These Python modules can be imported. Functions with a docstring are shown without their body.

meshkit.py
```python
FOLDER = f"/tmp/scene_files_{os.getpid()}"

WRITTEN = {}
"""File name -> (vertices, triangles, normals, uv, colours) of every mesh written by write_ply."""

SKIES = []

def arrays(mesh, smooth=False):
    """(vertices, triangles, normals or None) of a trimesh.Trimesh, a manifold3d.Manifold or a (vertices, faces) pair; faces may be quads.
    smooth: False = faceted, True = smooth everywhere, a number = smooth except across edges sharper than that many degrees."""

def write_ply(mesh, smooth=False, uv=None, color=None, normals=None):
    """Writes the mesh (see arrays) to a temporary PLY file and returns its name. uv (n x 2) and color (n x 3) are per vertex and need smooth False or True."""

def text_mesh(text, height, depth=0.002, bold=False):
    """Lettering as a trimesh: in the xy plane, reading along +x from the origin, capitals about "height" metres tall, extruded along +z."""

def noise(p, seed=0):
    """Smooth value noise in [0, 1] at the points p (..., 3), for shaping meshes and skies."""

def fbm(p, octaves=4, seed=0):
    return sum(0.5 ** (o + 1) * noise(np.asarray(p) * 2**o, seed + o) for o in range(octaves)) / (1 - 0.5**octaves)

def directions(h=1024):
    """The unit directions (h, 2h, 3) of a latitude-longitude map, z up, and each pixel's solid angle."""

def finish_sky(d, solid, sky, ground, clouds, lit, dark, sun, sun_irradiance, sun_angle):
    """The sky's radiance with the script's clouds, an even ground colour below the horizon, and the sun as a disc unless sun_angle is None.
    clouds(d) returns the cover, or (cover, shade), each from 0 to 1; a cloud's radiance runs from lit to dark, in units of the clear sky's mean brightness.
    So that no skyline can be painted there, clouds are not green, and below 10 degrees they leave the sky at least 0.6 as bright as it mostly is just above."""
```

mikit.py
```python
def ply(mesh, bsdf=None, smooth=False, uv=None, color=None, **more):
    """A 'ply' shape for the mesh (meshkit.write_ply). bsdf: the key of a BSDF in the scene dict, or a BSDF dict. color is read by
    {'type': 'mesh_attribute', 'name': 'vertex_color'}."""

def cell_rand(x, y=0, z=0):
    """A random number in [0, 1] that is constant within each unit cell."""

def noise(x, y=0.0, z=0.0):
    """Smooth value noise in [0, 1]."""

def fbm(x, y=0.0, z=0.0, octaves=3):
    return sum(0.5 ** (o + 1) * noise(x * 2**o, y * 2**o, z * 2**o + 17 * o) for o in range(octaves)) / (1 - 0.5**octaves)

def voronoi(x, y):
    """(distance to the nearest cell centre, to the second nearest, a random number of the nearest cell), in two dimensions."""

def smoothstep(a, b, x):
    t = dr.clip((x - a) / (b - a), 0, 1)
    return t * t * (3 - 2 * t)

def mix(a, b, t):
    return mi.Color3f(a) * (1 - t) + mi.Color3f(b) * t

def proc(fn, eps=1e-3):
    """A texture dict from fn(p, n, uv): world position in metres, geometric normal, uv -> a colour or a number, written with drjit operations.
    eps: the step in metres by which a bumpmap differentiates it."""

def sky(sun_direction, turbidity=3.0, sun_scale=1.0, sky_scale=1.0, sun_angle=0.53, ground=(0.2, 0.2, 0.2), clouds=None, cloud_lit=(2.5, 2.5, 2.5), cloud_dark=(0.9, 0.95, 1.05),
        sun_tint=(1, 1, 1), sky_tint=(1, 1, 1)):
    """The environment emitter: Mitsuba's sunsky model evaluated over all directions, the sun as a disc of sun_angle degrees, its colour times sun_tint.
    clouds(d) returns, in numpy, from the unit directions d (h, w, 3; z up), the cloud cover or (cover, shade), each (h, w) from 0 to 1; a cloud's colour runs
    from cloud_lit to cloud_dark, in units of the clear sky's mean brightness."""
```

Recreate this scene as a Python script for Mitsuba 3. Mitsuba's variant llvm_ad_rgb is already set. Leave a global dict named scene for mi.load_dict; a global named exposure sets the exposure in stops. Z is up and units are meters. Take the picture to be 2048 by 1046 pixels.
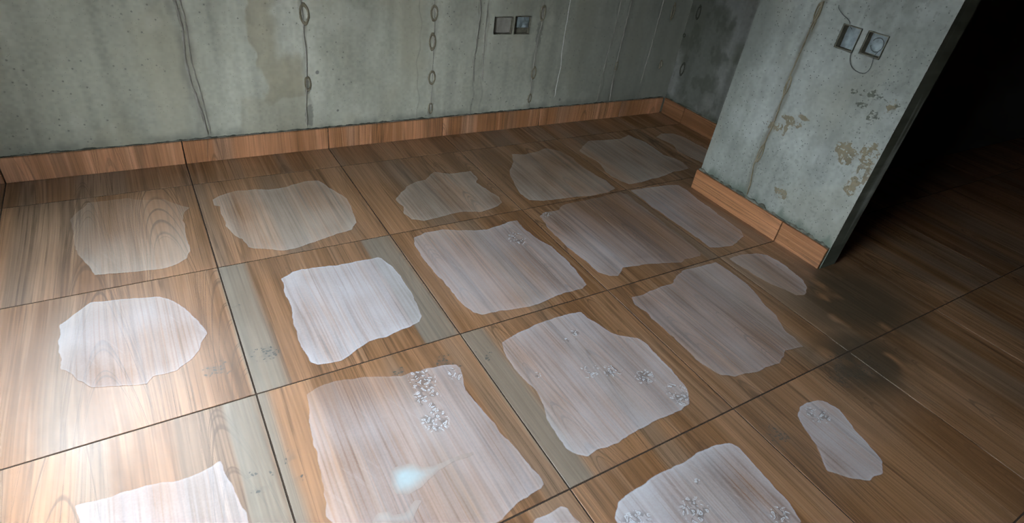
import math, random
import numpy as np, trimesh, shapely, drjit as dr, mitsuba as mi
from scipy.spatial import Delaunay
import mikit, meshkit

T = mi.ScalarTransform4f
random.seed(7)
rng = np.random.default_rng(11)
scene = {'type': 'scene'}
labels = {}

# ------------------------------------------------------------------ camera, light, exposure
S = 0.6                                                       # floor tile, metres
F_PX = 1151.2
CAM = np.array([-0.0871, -2.3576, 1.2368])
R = np.array([[0.85156769, -0.50803534, 0.12935437], [-0.20422215, -0.5487278, -0.81067325], [0.482831, 0.66392612, -0.57103094]])
scene['camera'] = {'type': 'perspective', 'fov': math.degrees(2 * math.atan(1024 / F_PX)), 'fov_axis': 'x', 'near_clip': 0.05, 'far_clip': 100.0,
                   'to_world': T().look_at(origin=CAM.tolist(), target=(CAM + R[2]).tolist(), up=(-R[1]).tolist())}
exposure = 7.02
def overcast(d):
    return np.ones(d.shape[:2])
scene['sky'] = mikit.sky((-0.6, -0.3, 0.75), turbidity=4, sun_scale=0.0, sky_scale=1.0, ground=(0.22, 0.22, 0.21), clouds=overcast, cloud_lit=(2.46, 2.75, 2.98))
WIN = dict(y0=-2.30, y1=-1.20, z0=0.35, z1=1.15)                 # a low window opening in the left wall
XL, XR, XN, YB, YF, ZC = -0.95, 2.172, 2.785, 0.205, -7.5, 2.75
BWIN = dict(x0=-0.94, x1=-0.22, z0=1.05, z1=2.5)                  # the window opening high in the back wall
PIL0, PIL1, PILT = -0.695, -1.427, 0.108                      # the concrete pier on the right

# ------------------------------------------------------------------ helpers
def numbered(key):
    if key not in scene and key not in labels:
        return key
    k = 1
    while f'{key}_{k:03d}' in scene or f'{key}_{k:03d}' in labels:
        k += 1
    return f'{key}_{k:03d}'
def put(name, mesh, bsdf, parent=None, smooth=False, **kw):
    key = numbered(name if parent is None else f'{parent}__{name}')
    scene[key] = mikit.ply(mesh, bsdf, smooth=smooth, **kw)
    return key
def struct(key, label=None):
    labels[key] = {'kind': 'structure', **({'label': label} if label else {})}
def box(x0, x1, y0, y1, z0, z1):
    m = trimesh.creation.box(extents=(abs(x1 - x0), abs(y1 - y0), abs(z1 - z0)))
    m.apply_translation(((x0 + x1) / 2, (y0 + y1) / 2, (z0 + z1) / 2))
    return m
def cat(ms):
    return trimesh.util.concatenate(ms)
def bevel_slab(w, h, t, b):
    """A slab w x h x t, centred in x and y, top at 0, its four upper edges chamfered by b."""
    x, y = w / 2, h / 2
    v = []
    for dx, dy, z in ((0, 0, -t), (0, 0, -b), (b, b, 0)):
        v += [(-x + dx, -y + dy, z), (x - dx, -y + dy, z), (x - dx, y - dy, z), (-x + dx, y - dy, z)]
    f = [(3, 2, 1, 0), (8, 9, 10, 11)]
    for r in (0, 4):
        for k in range(4):
            f.append((r + k, r + (k + 1) % 4, r + 4 + (k + 1) % 4, r + 4 + k))
    q = np.array(f)
    return trimesh.Trimesh(np.array(v, float), np.vstack([q[:, [0, 1, 2]], q[:, [0, 2, 3]]]), process=False)
def frame(o, u, v, n):
    """A matrix that takes x, y, z to the directions u, v, n at o."""
    m = np.eye(4)
    m[:3, 0], m[:3, 1], m[:3, 2], m[:3, 3] = u, v, n, o
    return m
FB = lambda x, z, d=0.0: frame((x, YB - d, z), (1, 0, 0), (0, 0, 1), (0, -1, 0))         # on the back wall, facing the room
FP = lambda y, z, d=0.0: frame((XR - d, y, z), (0, -1, 0), (0, 0, 1), (-1, 0, 0))        # on the pier
FN = lambda y, z, d=0.0: frame((XN - d, y, z), (0, -1, 0), (0, 0, 1), (-1, 0, 0))        # on the recess wall
def moved(mesh, m):
    mesh = mesh.copy()
    mesh.apply_transform(m)
    return mesh

# ------------------------------------------------------------------ materials
noise, fbm, vor, cr, ss, mix = mikit.noise, mikit.fbm, mikit.voronoi, mikit.cell_rand, mikit.smoothstep, mikit.mix

def wood(s, t, k):
    """Colour of the wood print: s across the grain and t along it in metres, k a random number of the tile."""
    s = s + k * 37.0
    t = t + k * 91.0
    w = (fbm(s * 5.0, t * 1.1, 3.0, octaves=2) - 0.5) * 0.06
    a = s + w
    stripe = fbm(a * 13.0, t * 0.35, 7.0, octaves=3)
    grey = noise(a * 11.0, t * 0.4, 21.0)
    mid = noise(a * 70.0, t * 1.6, 5.0)
    fine = noise(a * 330.0, t * 7.0, 9.0)
    # cathedral figure: nested parabolas in some of the bands
    c = dr.floor(a / 0.17)
    cx = (c + 0.3 + 0.4 * cr(c, 5)) * 0.17
    q = t * (0.7 + 0.5 * cr(c, 8)) + dr.square(a - cx) * 95.0 + 0.05 * noise(a * 20, t * 4, 2)
    ring = noise(q * 34.0, c * 13.7, 1.0)
    figure = ss(0.62, 0.74, ring) * (1 - ss(0.74, 0.86, ring)) * ss(0.45, 0.62, cr(c, 11))
    col = mix((0.122, 0.060, 0.028), (0.198, 0.106, 0.056), ss(0.25, 0.75, stripe))
    col = mix(col, (0.135, 0.100, 0.072), 0.5 * ss(0.58, 0.8, grey))
    col = mix(col, (0.245, 0.155, 0.095), 0.32 * ss(0.68, 0.9, mid))
    # thin dark growth lines that run with the grain, denser in some bands
    for f, seed, k in ((62.0, 31.0, 0.42), (128.0, 47.0, 0.48)):
        line = 1 - dr.abs(2 * noise(a * f, t * 1.3, seed) - 1)
        on = ss(0.35, 0.7, noise(a * 17.0, t * 1.1, seed + 3)) * (0.5 + 0.5 * noise(a * 200.0, t * 22.0, seed))
        col = mix(col, (0.05, 0.028, 0.017), 1.25 * k * ss(0.80, 0.97, line) * on)
    col = col * (0.80 + 0.36 * fine)
    return mix(col, (0.06, 0.035, 0.022), 0.6 * figure)

# greyish stripes of the print along some tile edges: x0, x1, y0, y1
GREY = [(0.0, 0.088, -1.2, -0.6), (0.6, 0.685, -1.8, -1.2), (-0.075, 0.0, -1.8, -1.2), (0.0, 0.03, -1.8, -1.2), (0.49, 0.6, -1.2, -0.6)]
def floor_wood(p):
    i, j = dr.floor(p.x / S), dr.floor(p.y / S)
    col = wood(p.x, p.y, cr(i, j, 4)) * 1.2
    g = mi.Float(0)
    for x0, x1, y0, y1 in GREY:
        e = 0.006 + 0.01 * noise(p.y * 9, x0 * 50)
        g = dr.maximum(g, ss(x0 - e, x0, p.x) * (1 - ss(x1 - 0.02, x1 + e, p.x)) * ss(y0, y0 + 0.004, p.y) * (1 - ss(y1 - 0.004, y1, p.y)))
    return mix(col, mi.Color3f(0.155, 0.143, 0.118) * (0.85 + 0.3 * noise(p.x * 200, p.y * 6)), 0.72 * g)

def blobs(p, spots):
    m = mi.Float(0)
    for x, y, rx, ry in spots:
        m = dr.maximum(m, 1 - ss(0.3, 1.0, dr.sqrt(dr.square((p.x - x) / rx) + dr.square((p.y - y) / ry))))
    return m
# clusters of dark mould specks on the tiles: x, y, half widths
MOULD = [(0.02, -0.803, .03, .03), (-0.072, -1.064, .05, .05), (0.052, -1.055, .05, .045), (0.035, -1.455, .035, .06), (-0.046, -1.46, .04, .045), (1.237, -1.94, .045, .085),
         (1.735, -1.86, .16, .10), (0.514, -1.300, .05, .05), (0.378, -1.275, .05, .02), (0.63, -1.30, .03, .05)]
def tile_colour(p, n, uv):
    col = floor_wood(p)
    wx, wy = 0.012 * (noise(p.x * 60, p.y * 60, 3) - 0.5), 0.012 * (noise(p.x * 60, p.y * 60, 9) - 0.5)
    d1, d2, r = vor((p.x + wx) * 95, (p.y + wy) * 95)
    m = blobs(p, MOULD)
    clump = ss(0.42, 0.62, fbm(p.x * 30, p.y * 30, 5.0)) * m
    spot = (1 - ss(0.06 + 0.2 * r, 0.14 + 0.36 * r, d1)) * ss(0.08, 0.35, clump) * ss(0.3, 0.45, r)
    col = mix(col, (0.05, 0.055, 0.052), 0.75 * spot)
    col = mix(col, (0.07, 0.075, 0.07), 0.30 * clump)
    dirt = fbm(p.x * 3, p.y * 3, 8.0, octaves=3)
    col = mix(col, (0.26, 0.24, 0.215), 0.07 * ss(0.45, 0.75, dirt))
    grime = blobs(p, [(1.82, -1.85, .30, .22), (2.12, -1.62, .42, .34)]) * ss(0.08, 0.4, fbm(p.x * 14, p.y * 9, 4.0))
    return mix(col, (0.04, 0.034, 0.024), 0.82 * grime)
# clusters of pale dried foam rings in the dry patches
FOAM = [(0.89, -1.5, .05, .035), (0.959, -1.526, .045, .035), (1.034, -1.592, .05, .04), (1.085, -1.69, .05, .06), (0.416, -1.33, .05, .06), (0.40, -1.40, .05, .06), (0.39, -1.47, .05, .06),
        (0.509, -1.35, .025, .04), (0.848, -1.984, .055, .045), (0.69, -1.94, .06, .035), (1.038, -2.093, .04, .03), (1.43, -1.93, .05, .05), (1.06, -0.79, .05, .06), (0.914, -1.93, .013, .013),
        (0.95, -1.34, .02, .02), (0.732, -1.448, .015, .015), (0.90, -1.36, .015, .015), (1.27, -0.67, .05, .03)]
def patch_colour(p, n, uv):
    base = floor_wood(p)
    edge, strength = uv.x, uv.y                     # metres from the patch's rim; how thick the film is there
    haze = 0.40 + 0.30 * (fbm(p.x * 7, p.y * 4, 2.0, octaves=3) - 0.5) * 2
    haze = haze + 0.10 * (1 - ss(0.0, 0.010, edge)) + 0.06 * (1 - ss(0.0, 0.05, edge))
    haze = haze - 0.10 * ss(0.5, 0.85, noise(p.x * 230 + 2 * noise(p.y * 5, p.x * 9), p.y * 4, 3.0)) - 0.06 * ss(0.5, 0.8, noise(p.x * 90, p.y * 2.5, 8.0)) + 0.05 * noise(p.x * 300, p.y * 300, 1.0)
    scratch = noise((p.x + 0.5 * p.y) * 150, (p.y - 0.5 * p.x) * 8, 6.0)
    haze = haze + 0.05 * ss(0.82, 0.92, scratch) * ss(0.5, 0.7, noise(p.x * 9, p.y * 9, 4.0))
    haze = dr.clip(haze * strength, 0, 0.92) * ss(-0.0005, 0.003, edge)
    film_tone = mix((0.385, 0.365, 0.325), (0.40, 0.40, 0.43), 1 - ss(-0.8, -0.45, p.y))     # brown dust at the back; sky blue painted into the nearer films
    col = mix(base, film_tone, haze)
    d1, d2, r = vor(p.x * 88 + 1.6 * noise(p.x * 70, p.y * 70, 2), p.y * 88 + 1.6 * noise(p.x * 70, p.y * 70, 6))
    m = blobs(p, FOAM) * ss(0.25, 0.5, fbm(p.x * 26, p.y * 26, 11.0) + 0.10)
    dab = ss(0.0, 0.08, (0.14 + 0.30 * r) - d1) * (1 - 0.85 * ss(0.0, 0.06, (0.04 + 0.16 * r) - d1) * ss(0.4, 0.5, r))
    ring = dab * ss(0.10, 0.5, m) * ss(0.15, 0.4, r)
    film = 1 - ss(0.1, 0.9, m) * 0.35 * ss(0.3, 0.6, r)
    return mix(col * film, (0.52, 0.56, 0.60), 0.62 * ring)
def tile_rough(p, n, uv):
    return 0.34 + 0.12 * fbm(p.x * 5, p.y * 5, 1.0, octaves=2)
def patch_rough(p, n, uv):
    return 0.48 + 0.12 * noise(p.x * 30, p.y * 30)
P = mikit.proc
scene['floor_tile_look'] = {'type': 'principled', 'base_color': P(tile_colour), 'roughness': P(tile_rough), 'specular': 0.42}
scene['dry_film_look'] = {'type': 'principled', 'base_color': P(patch_colour), 'roughness': P(patch_rough), 'specular': 0.4}
def smear_colour(p, n, uv):
    k = fbm(p.x * 20, p.y * 40, 2.0)
    return mix(mix(floor_wood(p), (0.335, 0.325, 0.325), 0.5), (0.30, 0.41, 0.45), dr.clip((0.35 + 0.5 * k) * uv.y * ss(0, 0.03, uv.x + 0.002), 0, 1))
scene['blue_smear_look'] = {'type': 'principled', 'base_color': P(smear_colour), 'roughness': 0.5, 'specular': 0.4}
def joint_colour(p, n, uv):
    dusty = ss(1.2, 1.7, p.x) * (1 - ss(2.3, 2.6, p.x)) * (1 - ss(-1.75, -1.6, p.y))
    dusty = dusty * ss(0.25, 0.5, noise(p.x * 6, p.y * 6)) * ss(0.004, 0.012, dr.abs(p.y - S * dr.round(p.y / S)))     # only the joints along the grain
    return mix((0.035, 0.026, 0.02), (0.25, 0.22, 0.18), dusty)
scene['joint_look'] = {'type': 'principled', 'base_color': P(joint_colour), 'roughness': 0.9, 'specular': 0.1}
def skirt_up(p, n, uv):                             # grain standing upright (the back skirting)
    return wood(p.x, p.z, uv.x) * mi.Color3f(2.05, 1.8, 1.7)
def skirt_along(p, n, uv):                          # grain along the skirting
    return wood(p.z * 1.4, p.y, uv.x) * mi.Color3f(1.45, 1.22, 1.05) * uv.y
scene['skirting_upright_look'] = {'type': 'principled', 'base_color': P(skirt_up), 'roughness': 0.38, 'specular': 0.5}
scene['skirting_along_look'] = {'type': 'principled', 'base_color': P(skirt_along), 'roughness': 0.38, 'specular': 0.5}

def pits(u, v, f, low):
    d1, d2, r = vor(u * f, v * f)
    return (1 - ss(0.05, 0.05 + 0.16 * r, d1)) * ss(low, low + 0.03, r)
def concrete(u, v, tone=1.0):
    big = fbm(u * 2.2, v * 1.6, 4.0, octaves=4)
    streak = fbm(u * 22, v * 1.6, 8.0, octaves=3)
    small = noise(u * 90, v * 90, 1.0)
    col = mix((0.225, 0.228, 0.205), (0.34, 0.345, 0.325), ss(0.25, 0.75, big))
    col = col * (0.78 + 0.44 * streak) * (0.92 + 0.16 * small)
    col = mix(col, (0.25, 0.235, 0.19), 0.45 * ss(0.5, 0.72, fbm(u * 5, v * 2.2, 13.0, octaves=4))) * tone
    col = mix(col, mi.Color3f(0.40, 0.40, 0.385) * tone, 0.25 * ss(0.66, 0.8, fbm(u * 9, v * 7, 6.0, octaves=3)))
    col = mix(col, (0.09, 0.09, 0.08), 0.7 * pits(u, v, 42, 0.86) * ss(0.35, 0.6, noise(u * 3, v * 3, 12)))
    return mix(col, (0.11, 0.11, 0.095), 0.6 * pits(u, v, 110, 0.9))
def band(u, centre, half):
    return 1 - ss(half * 0.3, half, dr.abs(u - centre))
def spot(u, v, u0, v0, ru, rv, wob=0.35):
    d = dr.sqrt(dr.square((u - u0) / ru) + dr.square((v - v0) / rv)) + wob * (fbm(u * 48 + v * 20, v * 48 - u * 20, u0 * 9, octaves=4) - 0.5) * 3.2
    return 1 - ss(0.7, 1.05, d)
# brown or dark bleeding along the joints of the back wall's formwork: x, half width, strength
SEAMS = [(0.082, 0.042, 0.55), (0.527, 0.014, 0.45), (1.122, 0.018, 0.35), (1.05, 0.005, 0.35), (1.355, 0.007, 0.5), (1.405, 0.008, 0.3), (1.718, 0.018, 0.4), (2.30, 0.012, 0.6), (2.222, 0.008, 0.5), (2.54, 0.01, 0.4)]
def back_colour(p, n, uv):
    u, v = p.x, p.z
    col = concrete(u, v, 1.10) * mi.Color3f(1.03, 1.015, 0.90)
    w = 0.007 * dr.sin(19 * v + 1.0) + 0.004 * dr.sin(53 * v)
    for x, h, k in SEAMS:
        a = band(u + w + (0.03 * v if x < 0.1 else 0.0) - (0.012 if x < 0.1 else 0), x, h)
        col = mix(col, (0.135, 0.128, 0.105), k * a * (0.45 + 0.75 * fbm(u * 60, v * 12, x * 40, octaves=2)))
    # the ochre stain between the first two joints
    wob = (fbm(u * 11, v * 9, 3.0, octaves=4) - 0.5) * 0.13
    st = ss(0.325, 0.345, u + wob) * (1 - ss(0.40, 0.44, u + 0.5 * wob)) * ss(0.36, 0.42, v + wob)
    st = dr.maximum(st, ss(0.335, 0.36, u + wob) * (1 - ss(0.50, 0.525, u)) * ss(0.23, 0.26, v + wob) * (1 - ss(0.40, 0.45, v + wob)))
    st = dr.maximum(st, 0.5 * ss(0.235, 0.25, u + 0.4 * wob) * (1 - ss(0.50, 0.525, u)) * (1 - ss(0.24, 0.27, v + 0.5 * wob)))
    col = mix(col, mi.Color3f(0.225, 0.195, 0.125) * (0.8 + 0.4 * fbm(u * 30, v * 30, 2.0)), 0.62 * st)
    for x, z, r in ((0.574, 0.357, 0.009), (0.656, 0.177, 0.008), (1.93, 0.14, 0.008)):
        col = mix(col, (0.10, 0.10, 0.09), 0.75 * spot(u, v, x, z, r, r * 1.1, 0.3))
    for x, z, rx, rz in ((0.531, 0.30, 0.016, 0.045), (0.525, 0.16, 0.02, 0.05), (1.125, 0.14, 0.014, 0.03), (2.30, 0.305, 0.014, 0.03), (2.645, 0.60, 0.02, 0.05), (2.66, 0.30, 0.014, 0.03), (1.72, 0.50, 0.02, 0.07)):
        col = mix(col, (0.10, 0.098, 0.08), 0.6 * spot(u, v, x, z, rx, rz, 0.5))
    low = 1 - ss(0.105, 0.15, v + 0.05 * (fbm(u * 25, v * 5, 3.0) - 0.5))
    col = mix(col, (0.11, 0.12, 0.10), 0.55 * low * ss(0.3, 0.6, fbm(u * 9, 2.0, 1.0)))
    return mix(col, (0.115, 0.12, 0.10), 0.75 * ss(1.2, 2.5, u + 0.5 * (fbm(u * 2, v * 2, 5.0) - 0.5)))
def pier_colour(p, n, uv):
    u, v = p.y, p.z
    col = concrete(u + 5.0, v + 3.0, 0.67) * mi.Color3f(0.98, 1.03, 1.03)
    side = dr.abs(n.y)
    w = 0.005 * dr.sin(15 * v) + 0.003 * dr.sin(47 * v)
    a = band(u + w, -0.965, 0.020)
    col = mix(col, (0.085, 0.08, 0.06), 0.75 * a * (0.5 + 0.7 * fbm(u * 50, v * 9, 1.0)))
    f = fbm(u * 34, v * 34, 7.0, octaves=4)
    brown = mi.Float(0)
    for y, z, ry, rz in ((-1.0, 0.45, .03, .022), (-1.04, 0.495, .045, .02), (-1.075, 0.525, .03, .010), (-1.03, 0.455, .012, .02), (-0.967, 0.44, .02, .02), (-1.30, 0.475, .05, .035), (-1.315, 0.45, .025, .02), (-1.39, 0.50, .03, .05),
                         (-1.40, 0.42, .03, .05), (-1.385, 0.36, .025, .04), (-1.13, 0.20, .03, .03), (-1.375, 0.685, .02, .025)):
        brown = dr.maximum(brown, spot(u, v, y, z, ry, rz, 0.75))
    brown = brown * ss(0.40, 0.50, fbm(u * 75, v * 75, 27.0, octaves=3) + 0.06)
    col = mix(col, mi.Color3f(0.115, 0.093, 0.056) * (0.7 + 0.6 * f), 0.9 * brown)
    grey = dr.maximum(spot(u, v, -1.275, 0.655, .022, .012, 0.5), spot(u, v, -1.24, 0.69, .03, .012, 1.0))
    grey = dr.maximum(grey, dr.maximum(spot(u, v, -1.335, 0.64, .02, .02, 1.0), spot(u, v, -1.33, 0.70, .05, .012, 1.1)))
    grey = grey * ss(0.38, 0.5, fbm(u * 80 + v * 60, v * 90, 37.0, octaves=3))
    col = mix(col, (0.05, 0.054, 0.04), 0.85 * grey)
    col = mix(col, (0.045, 0.05, 0.045), 0.75 * pits(u, v, 62, 0.80))
    fleck = ss(0.66, 0.72, fbm(u * 85, v * 75, 17.0, octaves=3)) * ss(0.45, 0.65, noise(u * 5, v * 4, 8.0))
    col = mix(col, (0.10, 0.105, 0.095), 0.32 * fleck)
    col = col * (0.84 + 0.32 * fbm(u * 12, v * 10, 23.0, octaves=4))
    low = 1 - ss(0.0, 0.055, v - 0.10 + 0.085 * (fbm(u * 30, v * 9, 3.0, octaves=3) - 0.42))
    col = mix(col, (0.075, 0.095, 0.075), 0.85 * low)
    pier_shade = ss(-0.86, -0.72, u + 0.05 * (fbm(u * 5, v * 3, 2.0) - 0.5) + 0.10 * (v - 0.8)) * ss(0.3, 0.8, v)  # soft shadow painted onto the upper part next to the recess
    col = mix(col, (0.075, 0.08, 0.068), 0.6 * pier_shade)
    # the jamb side is dark green, with pale runs
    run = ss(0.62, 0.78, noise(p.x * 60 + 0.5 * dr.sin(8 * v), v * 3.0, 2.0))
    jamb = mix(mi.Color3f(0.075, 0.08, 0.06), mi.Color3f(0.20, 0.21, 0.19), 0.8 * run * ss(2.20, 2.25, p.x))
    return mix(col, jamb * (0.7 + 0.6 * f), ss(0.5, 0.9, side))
def plain_colour(p, n, uv):
    u, v = dr.select(dr.abs(n.x) > 0.5, p.y, p.x), dr.select(dr.abs(n.z) > 0.5, p.y, p.z)
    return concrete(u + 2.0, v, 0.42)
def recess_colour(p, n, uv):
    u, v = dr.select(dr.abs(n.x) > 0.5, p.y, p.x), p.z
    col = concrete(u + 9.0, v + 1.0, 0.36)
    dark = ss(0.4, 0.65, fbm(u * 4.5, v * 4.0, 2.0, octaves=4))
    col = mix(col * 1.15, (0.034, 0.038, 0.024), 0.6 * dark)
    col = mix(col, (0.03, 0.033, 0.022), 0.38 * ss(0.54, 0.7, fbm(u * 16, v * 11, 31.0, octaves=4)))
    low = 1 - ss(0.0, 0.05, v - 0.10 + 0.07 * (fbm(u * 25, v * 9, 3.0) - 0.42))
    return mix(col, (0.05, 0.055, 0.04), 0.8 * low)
def rough_relief(p, n, uv):
    u, v = dr.select(dr.abs(n.x) > 0.5, p.y, p.x), dr.select(dr.abs(n.z) > 0.5, p.y, p.z)
    return 0.6 * noise(u * 70, v * 60, 1.0) + 0.4 * noise(u * 190, v * 190, 2.0) - 0.8 * pits(u, v, 42, 0.86)
def concrete_look(fn, rough=0.85):
    return {'type': 'bumpmap', 'arbitrary': P(rough_relief), 'scale': 0.0012, 'bsdf': {'type': 'principled', 'base_color': P(fn), 'roughness': rough, 'specular': 0.25}}
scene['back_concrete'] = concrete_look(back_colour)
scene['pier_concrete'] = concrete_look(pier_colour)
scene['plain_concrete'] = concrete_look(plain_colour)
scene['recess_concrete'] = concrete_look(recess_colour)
def plain(key, colour, rough=0.8, **kw):
    scene[key] = {'type': 'principled', 'base_color': {'type': 'rgb', 'value': list(colour)}, 'roughness': rough, 'specular': 0.3, **kw}
def mortar_colour(p, n, uv):
    return mix((0.045, 0.047, 0.036), (0.11, 0.11, 0.09), ss(0.35, 0.7, fbm((p.x + p.y) * 40, p.z * 60, 1.0)))
scene['mortar_look'] = {'type': 'principled', 'base_color': P(mortar_colour), 'roughness': 0.95, 'specular': 0.1}
def ridge_colour(p, n, uv):
    return mix((0.15, 0.14, 0.115), (0.26, 0.25, 0.22), fbm((p.x + p.y) * 50, p.z * 25, 6.0))
scene['ridge_look'] = {'type': 'principled', 'base_color': P(ridge_colour), 'roughness': 0.9, 'specular': 0.2}
def plug_colour(p, n, uv):
    return mix((0.095, 0.080, 0.048), (0.175, 0.155, 0.108), fbm((p.x + p.y) * 70, p.z * 70, 2.0))
scene['plug_rim_look'] = {'type': 'principled', 'base_color': P(plug_colour), 'roughness': 0.9, 'specular': 0.2}
plain('crack_lime', (0.48, 0.48, 0.45), 0.9)
def filling_colour(p, n, uv):
    return mix((0.07, 0.085, 0.09), (0.20, 0.24, 0.25), fbm((p.x + p.y) * 60, p.z * 60, 3.0))
scene['box_filling_look'] = {'type': 'principled', 'base_color': P(filling_colour), 'roughness': 0.55, 'specular': 0.4}
def casing_colour(p, n, uv):
    return mix((0.06, 0.058, 0.04), (0.14, 0.13, 0.095), fbm((p.x + p.y) * 80, p.z * 60, 5.0))
scene['box_casing_look'] = {'type': 'principled', 'base_color': P(casing_colour), 'roughness': 0.8, 'specular': 0.2}
plain('recess_rim_look', (0.032, 0.033, 0.024), 0.9)
plain('wire_look', (0.045, 0.05, 0.05), 0.6)
plain('corridor_shade', (0.05, 0.047, 0.042), 0.8)  # corridor walls: darkness of the unlit space put into their colour

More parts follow.
